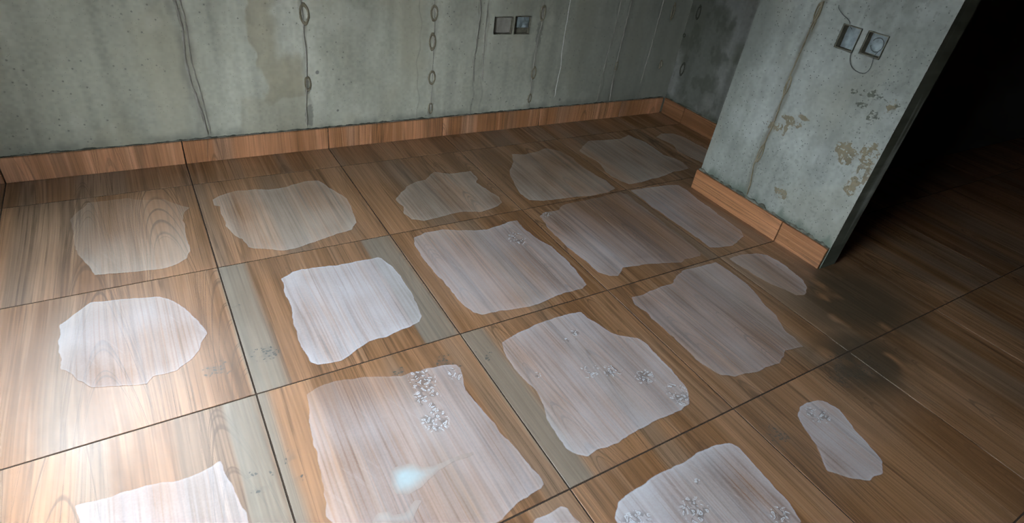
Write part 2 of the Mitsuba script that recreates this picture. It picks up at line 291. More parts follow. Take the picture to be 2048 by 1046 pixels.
# ------------------------------------------------------------------ walls
def wall_sheet(u0, u1, v0, v1, step, holes, depth_fn, thick, M, depth=0.04):
    """A cast wall: a gently uneven front with rectangular recesses, flat back and closed sides. M takes (u, v, out) to the world."""
    us = np.unique(np.round(np.concatenate([np.linspace(u0, u1, int((u1 - u0) / step) + 2), *[[h[0], h[1]] for h in holes]]) if holes else np.linspace(u0, u1, int((u1 - u0) / step) + 2), 5))
    vs = np.unique(np.round(np.concatenate([np.linspace(v0, v1, int((v1 - v0) / step) + 2), *[[h[2], h[3]] for h in holes]]) if holes else np.linspace(v0, v1, int((v1 - v0) / step) + 2), 5))
    nu, nv = len(us), len(vs)
    U, V = np.meshgrid(us, vs, indexing='ij')
    W = depth_fn(U, V)
    W[[0, -1], :] = 0
    W[:, [0, -1]] = 0
    pts = [np.stack([U, V, W], -1).reshape(-1, 3)]
    idx = np.arange(nu * nv).reshape(nu, nv)
    cu, cv = (us[1:] + us[:-1]) / 2, (vs[1:] + vs[:-1]) / 2
    keep = np.ones((nu - 1, nv - 1), bool)
    for h in holes:
        keep &= ~((cu[:, None] > h[0]) & (cu[:, None] < h[1]) & (cv[None] > h[2]) & (cv[None] < h[3]))
    a, b, c, d = idx[:-1, :-1][keep], idx[1:, :-1][keep], idx[1:, 1:][keep], idx[:-1, 1:][keep]
    faces = [np.stack([a, b, c], 1), np.stack([a, c, d], 1)]
    count = nu * nv
    def quad(p):
        nonlocal count
        pts.append(np.array(p, float))
        faces.append(np.array([[0, 1, 2], [0, 2, 3]]) + count)
        count += 4
    for h in holes:
        A, B, C, D = h[:4]
        z = -depth
        quad([(A, C, z), (B, C, z), (B, D, z), (A, D, z)])
        quad([(A, C, .004), (A, C, z), (A, D, z), (A, D, .004)][::1])
        quad([(B, C, z), (B, C, .004), (B, D, .004), (B, D, z)])
        quad([(A, C, z), (A, C, .004), (B, C, .004), (B, C, z)])
        quad([(A, D, .004), (A, D, z), (B, D, z), (B, D, .004)])
    t = -thick
    quad([(u0, v0, t), (u0, v1, t), (u1, v1, t), (u1, v0, t)])
    quad([(u0, v0, 0), (u0, v1, 0), (u0, v1, t), (u0, v0, t)])
    quad([(u1, v1, 0), (u1, v0, 0), (u1, v0, t), (u1, v1, t)])
    quad([(u0, v0, t), (u1, v0, t), (u1, v0, 0), (u0, v0, 0)])
    quad([(u0, v1, 0), (u1, v1, 0), (u1, v1, t), (u0, v1, t)])
    m = trimesh.Trimesh(np.vstack(pts), np.vstack(faces), process=False)
    m.apply_transform(M)
    return m
def uneven(seed, amp, edges=()):
    def fn(U, V):
        p = np.stack([U * 6, V * 5, np.full_like(U, seed)], -1)
        w = (meshkit.fbm(p, 4, seed) - 0.5) * 2 * amp
        for k, e in enumerate(edges):
            w = w + np.where(U > e, 1, 0) * ((k * 7 % 5) - 2) * 0.0006
        return w
    return fn
BOXES_BACK = [(1.443, 1.547, 0.507, 0.590), (1.562, 1.655, 0.505, 0.593)]
BOXES_PIER = [(-1.158, -1.083, 0.808, 0.894), (-1.261, -1.183, 0.815, 0.896)]
WB = [box(XL - 0.15, BWIN['x0'], YB, YB + 0.2, BWIN['z0'], ZC), box(BWIN['x1'], XN, YB, YB + 0.2, BWIN['z0'], ZC), box(BWIN['x0'], BWIN['x1'], YB, YB + 0.2, BWIN['z1'], ZC)]
put('wall_back', wall_sheet(XL - 0.15, XN, -0.01, BWIN['z0'], 0.016, BOXES_BACK, uneven(3, 0.0016, (0.09, 0.527, 1.122, 1.355, 1.718, 2.30)), 0.2, FB(0, 0), 0.022), 'back_concrete', smooth=40)
put('upper_wall', cat(WB), 'back_concrete', 'wall_back')
struct('wall_back', 'raw grey cast concrete back wall with vertical formwork joints')
# the pier: y runs to the right in the picture, so u = -y
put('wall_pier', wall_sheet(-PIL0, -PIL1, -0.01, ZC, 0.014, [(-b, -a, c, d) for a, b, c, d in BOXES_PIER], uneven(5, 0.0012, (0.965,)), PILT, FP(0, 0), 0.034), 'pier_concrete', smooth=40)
struct('wall_pier', 'short raw concrete wall pier with two open electrical boxes')
put('wall_recess', wall_sheet(-YB, 0.66, -0.01, ZC, 0.02, [], uneven(9, 0.0016), 0.12, FN(0, 0)), 'recess_concrete', smooth=40)
struct('wall_recess', 'dark concrete wall of the recess behind the pier')
# closing wall behind the pier, out of sight from the room
put('wall_closing', box(XR + PILT, XN + 0.12, -0.82, -0.66, -0.01, ZC), 'recess_concrete')
struct('wall_closing')
w = [box(XL - 0.1, XL, WIN['y1'], YB + 0.0, -0.01, ZC), box(XL - 0.1, XL, YF, WIN['y0'], -0.01, ZC), box(XL - 0.1, XL, WIN['y0'], WIN['y1'], WIN['z1'], ZC)]
if WIN['z0'] > 0:
    w.append(box(XL - 0.1, XL, WIN['y0'], WIN['y1'], -0.01, WIN['z0']))
put('wall_left', cat(w), 'plain_concrete')
struct('wall_left', 'concrete wall with a low open window')
put('wall_front', box(XL - 0.2, XR + 0.2, YF - 0.2, YF, -0.01, ZC), 'plain_concrete')
struct('wall_front')
put('wall_right', cat([box(XR, XR + 0.2, YF, -2.5, -0.01, ZC), box(XR, XR + PILT, -2.5, PIL1, 2.1, ZC)]), 'plain_concrete')
struct('wall_right')
put('ceiling', box(XL - 0.2, XN + 0.12, YF - 0.2, YB + 0.2, ZC, ZC + 0.2), 'plain_concrete')
struct('ceiling')
# the unlit corridor beyond the doorway
HX = 8.5
put('wall_corridor', cat([box(XN + 0.12, HX, -0.9, -0.75, -0.01, ZC), box(HX, HX + 0.15, -3.4, -0.75, -0.01, ZC), box(XR + 0.2, HX, -3.4, -3.25, -0.01, ZC), box(XN + 0.12, HX, -3.4, -0.75, ZC, ZC + 0.1)]), 'corridor_shade')
struct('wall_corridor', 'unlit corridor beyond the doorway')
put('added_slab', box(XL - 1.6, XL - 0.2, -3.4, -0.4, -0.2, -0.04), 'plain_concrete')  # unseen slab added outside to keep out light from below
struct('added_slab')

# marks cast into the walls: joint ridges, tie plugs, the pale crack
def ridge(points, half, tall, M, seed, wob=0.6):
    """A low irregular fin along a line of (u, v) points on a wall."""
    pts = np.array(points, float)
    d = np.r_[0, np.cumsum(np.linalg.norm(np.diff(pts, axis=0), axis=1))]
    s = np.linspace(0, d[-1], max(int(d[-1] / 0.006), 4))
    u, v = np.interp(s, d, pts[:, 0]), np.interp(s, d, pts[:, 1])
    q = np.stack([s * 38, np.full_like(s, seed), np.zeros_like(s)], -1)
    u = u + (meshkit.fbm(q, 3, seed) - 0.5) * half * 2.0 * wob
    wd = half * (0.45 + 1.1 * meshkit.fbm(q * 1.7, 3, seed + 5))
    ht = tall * (0.35 + 1.2 * meshkit.fbm(q * 2.1, 3, seed + 9))
    t = np.gradient(np.stack([u, v], 1), axis=0)
    t /= np.linalg.norm(t, axis=1, keepdims=True)
    nx = np.stack([-t[:, 1], t[:, 0]], 1)
    c = np.stack([u, v], 1)
    taper = np.clip(np.minimum(s, d[-1] - s) / 0.02, 0.05, 1)
    rows = []
    for k, (o, h) in enumerate(((-1, -0.003), (-0.75, 0.4), (-0.15, 1.0), (0.5, 0.75), (1, -0.003))):
        rows.append(np.column_stack([c + nx * (o * wd * taper)[:, None], np.where(h > 0, h * ht * taper + 0.0006, h)]))
    n, m = len(s), len(rows)
    V = np.stack(rows, 1).reshape(-1, 3)
    f = []
    for i in range(n - 1):
        for k in range(m):
            a, b = i * m + k, i * m + (k + 1) % m
            f += [(a, b, b + m), (a, b + m, a + m)]
    f += [(0, k + 1, k) for k in range(1, m - 1)] + [((n - 1) * m, (n - 1) * m + k, (n - 1) * m + k + 1) for k in range(1, m - 1)]
    mesh = trimesh.Trimesh(V, np.array(f), process=False)
    mesh.fix_normals()
    mesh.apply_transform(M)
    return mesh
up = 0.83
JOINTS = [([(0.058, up), (0.066, 1.1), (0.071, 0.647), (0.08, 0.607), (0.082, 0.536), (0.076, 0.477), (0.073, 0.417), (0.077, 0.349), (0.086, 0.278), (0.096, 0.211), (0.102, 0.107)], 0.006, 0.0035),
          ([(0.086, up), (0.092, 0.66), (0.098, 0.55), (0.092, 0.42), (0.106, 0.28), (0.115, 0.107)], 0.003, 0.002),
          ([(0.527, up), (0.527, 0.654), (0.529, 0.571), (0.531, 0.394), (0.524, 0.3), (0.514, 0.203), (0.514, 0.107)], 0.003, 0.0028),
          ([(1.118, up), (1.118, 0.662), (1.125, 0.526), (1.124, 0.382), (1.126, 0.229), (1.121, 0.107)], 0.0022, 0.002),
          ([(1.352, up), (1.352, 0.665), (1.36, 0.621), (1.357, 0.541), (1.352, 0.447), (1.349, 0.355), (1.36, 0.27)], 0.004, 0.003),
          ([(1.397, 0.66), (1.397, 0.462), (1.404, 0.342), (1.413, 0.267)], 0.003, 0.002),
          ([(1.717, up), (1.717, 0.671), (1.728, 0.576), (1.715, 0.483), (1.713, 0.34), (1.715, 0.251), (1.723, 0.107)], 0.0025, 0.0018),
          ([(2.303, up), (2.303, 0.679), (2.3, 0.551), (2.299, 0.424), (2.298, 0.317), (2.304, 0.185), (2.311, 0.107)], 0.004, 0.0028),
          ([(2.228, up), (2.228, 0.678), (2.229, 0.546), (2.212, 0.383), (2.208, 0.107)], 0.003, 0.002),
          ([(2.546, up), (2.546, 0.623), (2.542, 0.418), (2.531, 0.2)], 0.003, 0.002)]
for k, (pts, h, t) in enumerate(JOINTS):
    put('joint_ridge', ridge(pts, h, t, FB(0, 0), 20 + k), 'ridge_look', 'wall_back', smooth=50)
k = put('pale_crack', ridge([(1.882, up), (1.882, 0.673), (1.883, 0.592), (1.883, 0.48), (1.885, 0.405), (1.896, 0.321), (1.891, 0.272), (1.889, 0.21), (1.892, 0.153)], 0.0022, 0.0016, FB(0, 0), 51, 0.9), 'crack_lime', 'wall_back', smooth=50)
labels[k] = {'label': 'thin whitish vertical crack'}
put('joint_ridge', ridge([(0.969, up), (0.969, 0.948), (0.964, 0.896), (0.960, 0.825), (0.959, 0.752), (0.957, 0.663), (0.962, 0.572), (0.969, 0.492), (0.968, 0.406), (0.964, 0.323), (0.957, 0.254), (0.979, 0.159), (0.98, 0.107)], 0.0035, 0.0028, FP(0, 0), 61), 'plug_rim_look', 'wall_pier', smooth=50)
def plug(rx, rz, M, seed):
    """The rim of a filled formwork tie slot: an uneven raised oval ring."""
    n = 22
    a = np.arange(n) * 2 * np.pi / n
    wob = 1 + 0.22 * (meshkit.fbm(np.stack([np.cos(a) * 1.5 + seed, np.sin(a) * 1.5, np.zeros(n)], -1), 2, seed) - 0.5)
    prof = [(1.05, -0.003), (1.0, 0.0012), (0.90, 0.0036), (0.76, 0.0034), (0.64, 0.0010), (0.60, -0.003)]
    V = np.vstack([np.column_stack([np.cos(a) * rx * k * wob, np.sin(a) * rz * k * wob, np.full(n, h)]) for k, h in prof])
    f = []
    for r in range(len(prof)):
        for i in range(n):
            p, q = r * n + i, r * n + (i + 1) % n
            p2, q2 = (r + 1) % len(prof) * n + i, (r + 1) % len(prof) * n + (i + 1) % n
            f += [(p, q, q2), (p, q2, p2)]
    m = trimesh.Trimesh(V, np.array(f), process=False)
    m.apply_transform(M)
    return m
for k, (x, z, rx, rz) in enumerate([(0.536, 0.598, .021, .044), (1.119, 0.606, .019, .039), (1.116, 0.478, .018, .042), (1.123, 0.307, .020, .036), (1.124, 0.152, .012, .030), (1.723, 0.608, .017, .040),
                                    (1.722, 0.302, .015, .036), (1.719, 0.164, .012, .028), (2.644, 0.622, .012, .05), (2.302, 0.316, .011, .03), (2.662, 0.312, .010, .03), (0.530, 0.310, .014, .034),
                                    (0.53, 0.78, .02, .04), (1.12, 0.78, .02, .04), (1.72, 0.78, .02, .04)]):
    put('tie_plug', plug(rx, rz, FB(x, z), 3 + k), 'plug_rim_look', 'wall_back', smooth=50)
for k, (y, z, rx, rz) in enumerate([(-0.963, 0.905, .012, .036), (-0.963, 0.615, .011, .042), (-0.964, 0.315, .012, .045)]):
    put('tie_plug', plug(rx, rz, FP(y, z), 43 + k), 'plug_rim_look', 'wall_pier', smooth=50)
for k, (y, z, rx, rz) in enumerate([(0.140, 0.632, .015, .042), (0.197, 0.485, .012, .012), (0.135, 0.300, .017, .042)]):
    put('tie_plug', plug(rx, rz, FN(y, z), 63 + k), 'recess_rim_look', 'wall_recess', smooth=50)

# ------------------------------------------------------------------ floor
TILE_T, GAP = 0.010, 0.0042
put('floor', box(XL - 0.2, HX + 0.1, YF - 0.2, YB + 0.1, -0.2, -0.0014), 'joint_look')
struct('floor', 'tiled floor of wood-print porcelain squares with dark joints')
PATCHES = {
    'p1': [(np.float64(-0.221),np.float64(-0.044)),(np.float64(-0.181),np.float64(-0.072)),(np.float64(-0.105),np.float64(-0.09)),(np.float64(-0.071),np.float64(-0.141)),(np.float64(-0.031),np.float64(-0.18)),(np.float64(-0.056),np.float64(-0.204)),(np.float64(-0.065),np.float64(-0.263)),(np.float64(-0.061),np.float64(-0.348)),(np.float64(-0.066),np.float64(-0.474)),(np.float64(-0.084),np.float64(-0.515)),(np.float64(-0.129),np.float64(-0.543)),(np.float64(-0.168),np.float64(-0.553)),(np.float64(-0.248),np.float64(-0.534)),(np.float64(-0.338),np.float64(-0.514)),(np.float64(-0.389),np.float64(-0.349)),(np.float64(-0.403),np.float64(-0.147)),(np.float64(-0.351),np.float64(-0.036))],
    'p2': [(np.float64(0.049),np.float64(-0.146)),(np.float64(0.084),np.float64(-0.116)),(np.float64(0.136),np.float64(-0.096)),(np.float64(0.216),np.float64(-0.107)),(np.float64(0.264),np.float64(-0.122)),(np.float64(0.331),np.float64(-0.12)),(np.float64(0.419),np.float64(-0.093)),(np.float64(0.471),np.float64(-0.108)),(np.float64(0.494),np.float64(-0.177)),(np.float64(0.53),np.float64(-0.263)),(np.float64(0.53),np.float64(-0.329)),(np.float64(0.521),np.float64(-0.409)),(np.float64(0.515),np.float64(-0.479)),(np.float64(0.48),np.float64(-0.524)),(np.float64(0.406),np.float64(-0.535)),(np.float64(0.326),np.float64(-0.56)),(np.float64(0.257),np.float64(-0.575)),(np.float64(0.212),np.float64(-0.572)),(np.float64(0.142),np.float64(-0.533)),(np.float64(0.113),np.float64(-0.512)),(np.float64(0.101),np.float64(-0.457)),(np.float64(0.079),np.float64(-0.426)),(np.float64(0.068),np.float64(-0.357)),(np.float64(0.065),np.float64(-0.27)),(np.float64(0.067),np.float64(-0.205)),(np.float64(0.048),np.float64(-0.193))],
    'p3': [(np.float64(0.718),np.float64(-0.354)),(np.float64(0.756),np.float64(-0.314)),(np.float64(0.803),np.float64(-0.266)),(np.float64(0.859),np.float64(-0.235)),(np.float64(0.912),np.float64(-0.226)),(np.float64(0.975),np.float64(-0.167)),(np.float64(1.039),np.float64(-0.204)),(np.float64(1.108),np.float64(-0.206)),(np.float64(1.154),np.float64(-0.21)),(np.float64(1.149),np.float64(-0.288)),(np.float64(1.122),np.float64(-0.322)),(np.float64(1.137),np.float64(-0.384)),(np.float64(1.158),np.float64(-0.471)),(np.float64(1.149),np.float64(-0.522)),(np.float64(1.098),np.float64(-0.546)),(np.float64(1.023),np.float64(-0.563)),(np.float64(0.956),np.float64(-0.538)),(np.float64(0.896),np.float64(-0.535)),(np.float64(0.829),np.float64(-0.547)),(np.float64(0.761),np.float64(-0.551)),(np.float64(0.722),np.float64(-0.524)),(np.float64(0.711),np.float64(-0.48)),(np.float64(0.727),np.float64(-0.422))],
    'p4': [(np.float64(1.446),np.float64(-0.096)),(np.float64(1.517),np.float64(-0.121)),(np.float64(1.611),np.float64(-0.105)),(np.float64(1.668),np.float64(-0.084)),(np.float64(1.721),np.float64(-0.134)),(np.float64(1.745),np.float64(-0.224)),(np.float64(1.734),np.float64(-0.291)),(np.float64(1.741),np.float64(-0.389)),(np.float64(1.755),np.float64(-0.495)),(np.float64(1.754),np.float64(-0.575)),(np.float64(1.685),np.float64(-0.596)),(np.float64(1.574),np.float64(-0.595)),(np.float64(1.462),np.float64(-0.575)),(np.float64(1.345),np.float64(-0.57)),(np.float64(1.274),np.float64(-0.539)),(np.float64(1.27),np.float64(-0.474)),(np.float64(1.285),np.float64(-0.397)),(np.float64(1.31),np.float64(-0.318)),(np.float64(1.338),np.float64(-0.254)),(np.float64(1.396),np.float64(-0.196))],
    'p5': [(np.float64(1.827),np.float64(-0.172)),(np.float64(1.886),np.float64(-0.119)),(np.float64(1.971),np.float64(-0.069)),(np.float64(2.066),np.float64(-0.082)),(np.float64(2.181),np.float64(-0.094)),(np.float64(2.276),np.float64(-0.058)),(np.float64(2.284),np.float64(-0.111)),(np.float64(2.31),np.float64(-0.176)),(np.float64(2.304),np.float64(-0.248)),(np.float64(2.292),np.float64(-0.336)),(np.float64(2.329),np.float64(-0.396)),(np.float64(2.338),np.float64(-0.447)),(np.float64(2.315),np.float64(-0.516)),(np.float64(2.252),np.float64(-0.522)),(np.float64(2.182),np.float64(-0.523)),(np.float64(2.121),np.float64(-0.541)),(np.float64(2.013),np.float64(-0.553)),(np.float64(1.924),np.float64(-0.56)),(np.float64(1.853),np.float64(-0.56)),(np.float64(1.831),np.float64(-0.515)),(np.float64(1.816),np.float64(-0.46)),(np.float64(1.817),np.float64(-0.409)),(np.float64(1.846),np.float64(-0.346)),(np.float64(1.848),np.float64(-0.292)),(np.float64(1.833),np.float64(-0.231))],
    'p6': [(np.float64(2.434),np.float64(-0.119)),(np.float64(2.509),np.float64(-0.092)),(np.float64(2.582),np.float64(-0.11)),(np.float64(2.62),np.float64(-0.176)),(np.float64(2.622),np.float64(-0.277)),(np.float64(2.63),np.float64(-0.343)),(np.float64(2.601),np.float64(-0.43)),(np.float64(2.566),np.float64(-0.52)),(np.float64(2.532),np.float64(-0.606)),(np.float64(2.473),np.float64(-0.57)),(np.float64(2.45),np.float64(-0.478)),(np.float64(2.428),np.float64(-0.393)),(np.float64(2.416),np.float64(-0.319)),(np.float64(2.461),np.float64(-0.235)),(np.float64(2.432),np.float64(-0.174))],
    'p7': [(np.float64(-0.256),np.float64(-0.674)),(np.float64(-0.211),np.float64(-0.683)),(np.float64(-0.18),np.float64(-0.691)),(np.float64(-0.155),np.float64(-0.714)),(np.float64(-0.128),np.float64(-0.751)),(np.float64(-0.113),np.float64(-0.782)),(np.float64(-0.101),np.float64(-0.828)),(np.float64(-0.085),np.float64(-0.875)),(np.float64(-0.077),np.float64(-0.917)),(np.float64(-0.104),np.float64(-0.977)),(np.float64(-0.124),np.float64(-1.004)),(np.float64(-0.147),np.float64(-1.023)),(np.float64(-0.169),np.float64(-1.037)),(np.float64(-0.224),np.float64(-1.033)),(np.float64(-0.237),np.float64(-1.053)),(np.float64(-0.277),np.float64(-1.045)),(np.float64(-0.36),np.float64(-1.014)),(np.float64(-0.423),np.float64(-0.92)),(np.float64(-0.425),np.float64(-0.731)),(np.float64(-0.354),np.float64(-0.653))],
    'p8': [(np.float64(0.17),np.float64(-0.731)),(np.float64(0.214),np.float64(-0.703)),(np.float64(0.286),np.float64(-0.704)),(np.float64(0.363),np.float64(-0.718)),(np.float64(0.44),np.float64(-0.719)),(np.float64(0.506),np.float64(-0.725)),(np.float64(0.518),np.float64(-0.737)),(np.float64(0.534),np.float64(-0.781)),(np.float64(0.541),np.float64(-0.856)),(np.float64(0.541),np.float64(-0.933)),(np.float64(0.537),np.float64(-1.005)),(np.float64(0.526),np.float64(-1.071)),(np.float64(0.506),np.float64(-1.1)),(np.float64(0.448),np.float64(-1.112)),(np.float64(0.387),np.float64(-1.125)),(np.float64(0.334),np.float64(-1.129)),(np.float64(0.294),np.float64(-1.14)),(np.float64(0.257),np.float64(-1.162)),(np.float64(0.229),np.float64(-1.172)),(np.float64(0.2),np.float64(-1.17)),(np.float64(0.17),np.float64(-1.161)),(np.float64(0.156),np.float64(-1.14)),(np.float64(0.147),np.float64(-1.085)),(np.float64(0.15),np.float64(-1.012)),(np.float64(0.159),np.float64(-0.926)),(np.float64(0.166),np.float64(-0.814))],
    'p9': [(np.float64(0.673),np.float64(-0.649)),(np.float64(0.726),np.float64(-0.63)),(np.float64(0.804),np.float64(-0.632)),(np.float64(0.89),np.float64(-0.668)),(np.float64(0.97),np.float64(-0.689)),(np.float64(1.038),np.float64(-0.679)),(np.float64(1.095),np.float64(-0.665)),(np.float64(1.133),np.float64(-0.67)),(np.float64(1.125),np.float64(-0.75)),(np.float64(1.144),np.float64(-0.835)),(np.float64(1.163),np.float64(-0.892)),(np.float64(1.168),np.float64(-0.967)),(np.float64(1.159),np.float64(-1.057)),(np.float64(1.145),np.float64(-1.145)),(np.float64(1.113),np.float64(-1.157)),(np.float64(1.042),np.float64(-1.156)),(np.float64(0.956),np.float64(-1.165)),(np.float64(0.88),np.float64(-1.171)),(np.float64(0.815),np.float64(-1.165)),(np.float64(0.76),np.float64(-1.154)),(np.float64(0.705),np.float64(-1.145)),(np.float64(0.682),np.float64(-1.127)),(np.float64(0.671),np.float64(-1.087)),(np.float64(0.666),np.float64(-1.032)),(np.float64(0.665),np.float64(-0.956)),(np.float64(0.66),np.float64(-0.883)),(np.float64(0.656),np.float64(-0.779)),(np.float64(0.661),np.float64(-0.701))],
    'p10': [(np.float64(1.241),np.float64(-0.676)),(np.float64(1.289),np.float64(-0.652)),(np.float64(1.36),np.float64(-0.655)),(np.float64(1.397),np.float64(-0.625)),(np.float64(1.481),np.float64(-0.616)),(np.float64(1.547),np.float64(-0.623)),(np.float64(1.643),np.float64(-0.616)),(np.float64(1.751),np.float64(-0.611)),(np.float64(1.768),np.float64(-0.648)),(np.float64(1.767),np.float64(-0.738)),(np.float64(1.766),np.float64(-0.824)),(np.float64(1.76),np.float64(-0.931)),(np.float64(1.763),np.float64(-1.024)),(np.float64(1.746),np.float64(-1.14)),(np.float64(1.727),np.float64(-1.163)),(np.float64(1.638),np.float64(-1.158)),(np.float64(1.605),np.float64(-1.174)),(np.float64(1.517),np.float64(-1.141)),(np.float64(1.446),np.float64(-1.12)),(np.float64(1.356),np.float64(-1.114)),(np.float64(1.294),np.float64(-1.142)),(np.float64(1.265),np.float64(-1.131)),(np.float64(1.235),np.float64(-1.094)),(np.float64(1.237),np.float64(-1.053)),(np.float64(1.227),np.float64(-0.995)),(np.float64(1.218),np.float64(-0.914)),(np.float64(1.222),np.float64(-0.809))],
    'p11': [(np.float64(1.815),np.float64(-0.616)),(np.float64(1.916),np.float64(-0.615)),(np.float64(2.047),np.float64(-0.63)),(np.float64(2.111),np.float64(-0.641)),(np.float64(2.111),np.float64(-0.707)),(np.float64(2.094),np.float64(-0.797)),(np.float64(2.095),np.float64(-0.874)),(np.float64(2.085),np.float64(-0.944)),(np.float64(2.077),np.float64(-1.027)),(np.float64(2.077),np.float64(-1.081)),(np.float64(2.047),np.float64(-1.124)),(np.float64(1.934),np.float64(-1.16)),(np.float64(1.876),np.float64(-1.151)),(np.float64(1.819),np.float64(-1.131)),(np.float64(1.823),np.float64(-1.058)),(np.float64(1.816),np.float64(-0.99)),(np.float64(1.813),np.float64(-0.895)),(np.float64(1.806),np.float64(-0.78))],
    'p12': [(np.float64(1.834),np.float64(-1.224)),(np.float64(1.913),np.float64(-1.225)),(np.float64(1.987),np.float64(-1.241)),(np.float64(2.027),np.float64(-1.27)),(np.float64(2.038),np.float64(-1.321)),(np.float64(2.034),np.float64(-1.39)),(np.float64(2.02),np.float64(-1.462)),(np.float64(1.985),np.float64(-1.498)),(np.float64(1.934),np.float64(-1.521)),(np.float64(1.897),np.float64(-1.511)),(np.float64(1.893),np.float64(-1.481)),(np.float64(1.867),np.float64(-1.432)),(np.float64(1.852),np.float64(-1.387)),(np.float64(1.843),np.float64(-1.307)),(np.float64(1.833),np.float64(-1.256))],
    'p13': [(np.float64(1.256),np.float64(-1.266)),(np.float64(1.311),np.float64(-1.27)),(np.float64(1.383),np.float64(-1.262)),(np.float64(1.469),np.float64(-1.258)),(np.float64(1.513),np.float64(-1.237)),(np.float64(1.573),np.float64(-1.215)),(np.float64(1.67),np.float64(-1.216)),(np.float64(1.751),np.float64(-1.22)),(np.float64(1.762),np.float64(-1.287)),(np.float64(1.763),np.float64(-1.353)),(np.float64(1.755),np.float64(-1.417)),(np.float64(1.727),np.float64(-1.481)),(np.float64(1.711),np.float64(-1.554)),(np.float64(1.689),np.float64(-1.596)),(np.float64(1.669),np.float64(-1.636)),(np.float64(1.671),np.float64(-1.677)),(np.float64(1.663),np.float64(-1.716)),(np.float64(1.625),np.float64(-1.711)),(np.float64(1.583),np.float64(-1.701)),(np.float64(1.554),np.float64(-1.717)),(np.float64(1.507),np.float64(-1.73)),(np.float64(1.444),np.float64(-1.727)),(np.float64(1.4),np.float64(-1.728)),(np.float64(1.346),np.float64(-1.714)),(np.float64(1.304),np.float64(-1.709)),(np.float64(1.271),np.float64(-1.685)),(np.float64(1.26),np.float64(-1.646)),(np.float64(1.246),np.float64(-1.602)),(np.float64(1.247),np.float64(-1.557)),(np.float64(1.25),np.float64(-1.499)),(np.float64(1.253),np.float64(-1.447)),(np.float64(1.246),np.float64(-1.389)),(np.float64(1.253),np.float64(-1.351)),(np.float64(1.238),np.float64(-1.307))],
    'p14': [(np.float64(0.699),np.float64(-1.288)),(np.float64(0.726),np.float64(-1.278)),(np.float64(0.777),np.float64(-1.264)),(np.float64(0.811),np.float64(-1.263)),(np.float64(0.87),np.float64(-1.25)),(np.float64(0.928),np.float64(-1.251)),(np.float64(1.004),np.float64(-1.254)),(np.float64(1.035),np.float64(-1.262)),(np.float64(1.035),np.float64(-1.295)),(np.float64(1.05),np.float64(-1.34)),(np.float64(1.062),np.float64(-1.387)),(np.float64(1.083),np.float64(-1.407)),(np.float64(1.132),np.float64(-1.444)),(np.float64(1.141),np.float64(-1.486)),(np.float64(1.134),np.float64(-1.535)),(np.float64(1.136),np.float64(-1.581)),(np.float64(1.132),np.float64(-1.628)),(np.float64(1.128),np.float64(-1.669)),(np.float64(1.117),np.float64(-1.7)),(np.float64(1.088),np.float64(-1.727)),(np.float64(1.055),np.float64(-1.737)),(np.float64(1.012),np.float64(-1.739)),(np.float64(0.969),np.float64(-1.735)),(np.float64(0.934),np.float64(-1.738)),(np.float64(0.895),np.float64(-1.741)),(np.float64(0.865),np.float64(-1.739)),(np.float64(0.794),np.float64(-1.746)),(np.float64(0.741),np.float64(-1.739)),(np.float64(0.695),np.float64(-1.74)),(np.float64(0.676),np.float64(-1.728)),(np.float64(0.658),np.float64(-1.699)),(np.float64(0.658),np.float64(-1.652)),(np.float64(0.665),np.float64(-1.599)),(np.float64(0.684),np.float64(-1.549)),(np.float64(0.692),np.float64(-1.505)),(np.float64(0.686),np.float64(-1.46)),(np.float64(0.68),np.float64(-1.391)),(np.float64(0.686),np.float64(-1.331))],
    'p15': [(np.float64(0.114),np.float64(-1.254)),(np.float64(0.171),np.float64(-1.231)),(np.float64(0.224),np.float64(-1.239)),(np.float64(0.3),np.float64(-1.264)),(np.float64(0.366),np.float64(-1.29)),(np.float64(0.393),np.float64(-1.287)),(np.float64(0.438),np.float64(-1.292)),(np.float64(0.495),np.float64(-1.299)),(np.float64(0.528),np.float64(-1.31)),(np.float64(0.536),np.float64(-1.328)),(np.float64(0.525),np.float64(-1.367)),(np.float64(0.515),np.float64(-1.412)),(np.float64(0.519),np.float64(-1.467)),(np.float64(0.525),np.float64(-1.534)),(np.float64(0.533),np.float64(-1.593)),(np.float64(0.54),np.float64(-1.66)),(np.float64(0.549),np.float64(-1.704)),(np.float64(0.555),np.float64(-1.734)),(np.float64(0.551),np.float64(-1.763)),(np.float64(0.536),np.float64(-1.771)),(np.float64(0.484),np.float64(-1.776)),(np.float64(0.443),np.float64(-1.78)),(np.float64(0.407),np.float64(-1.795)),(np.float64(0.352),np.float64(-1.796)),(np.float64(0.261),np.float64(-1.779)),(np.float64(0.144),np.float64(-1.727)),(np.float64(0.086),np.float64(-1.672)),(np.float64(0.061),np.float64(-1.609)),(np.float64(0.072),np.float64(-1.532)),(np.float64(0.089),np.float64(-1.45)),(np.float64(0.095),np.float64(-1.354))],
    'p16': [(np.float64(-0.295),np.float64(-1.366)),(np.float64(-0.261),np.float64(-1.369)),(np.float64(-0.213),np.float64(-1.387)),(np.float64(-0.179),np.float64(-1.385)),(np.float64(-0.151),np.float64(-1.383)),(np.float64(-0.124),np.float64(-1.371)),(np.float64(-0.113),np.float64(-1.371)),(np.float64(-0.106),np.float64(-1.415)),(np.float64(-0.098),np.float64(-1.453)),(np.float64(-0.088),np.float64(-1.513)),(np.float64(-0.082),np.float64(-1.556)),(np.float64(-0.091),np.float64(-1.596)),(np.float64(-0.269),np.float64(-1.541)),(np.float64(-0.376),np.float64(-1.464)),(np.float64(-0.393),np.float64(-1.359))],
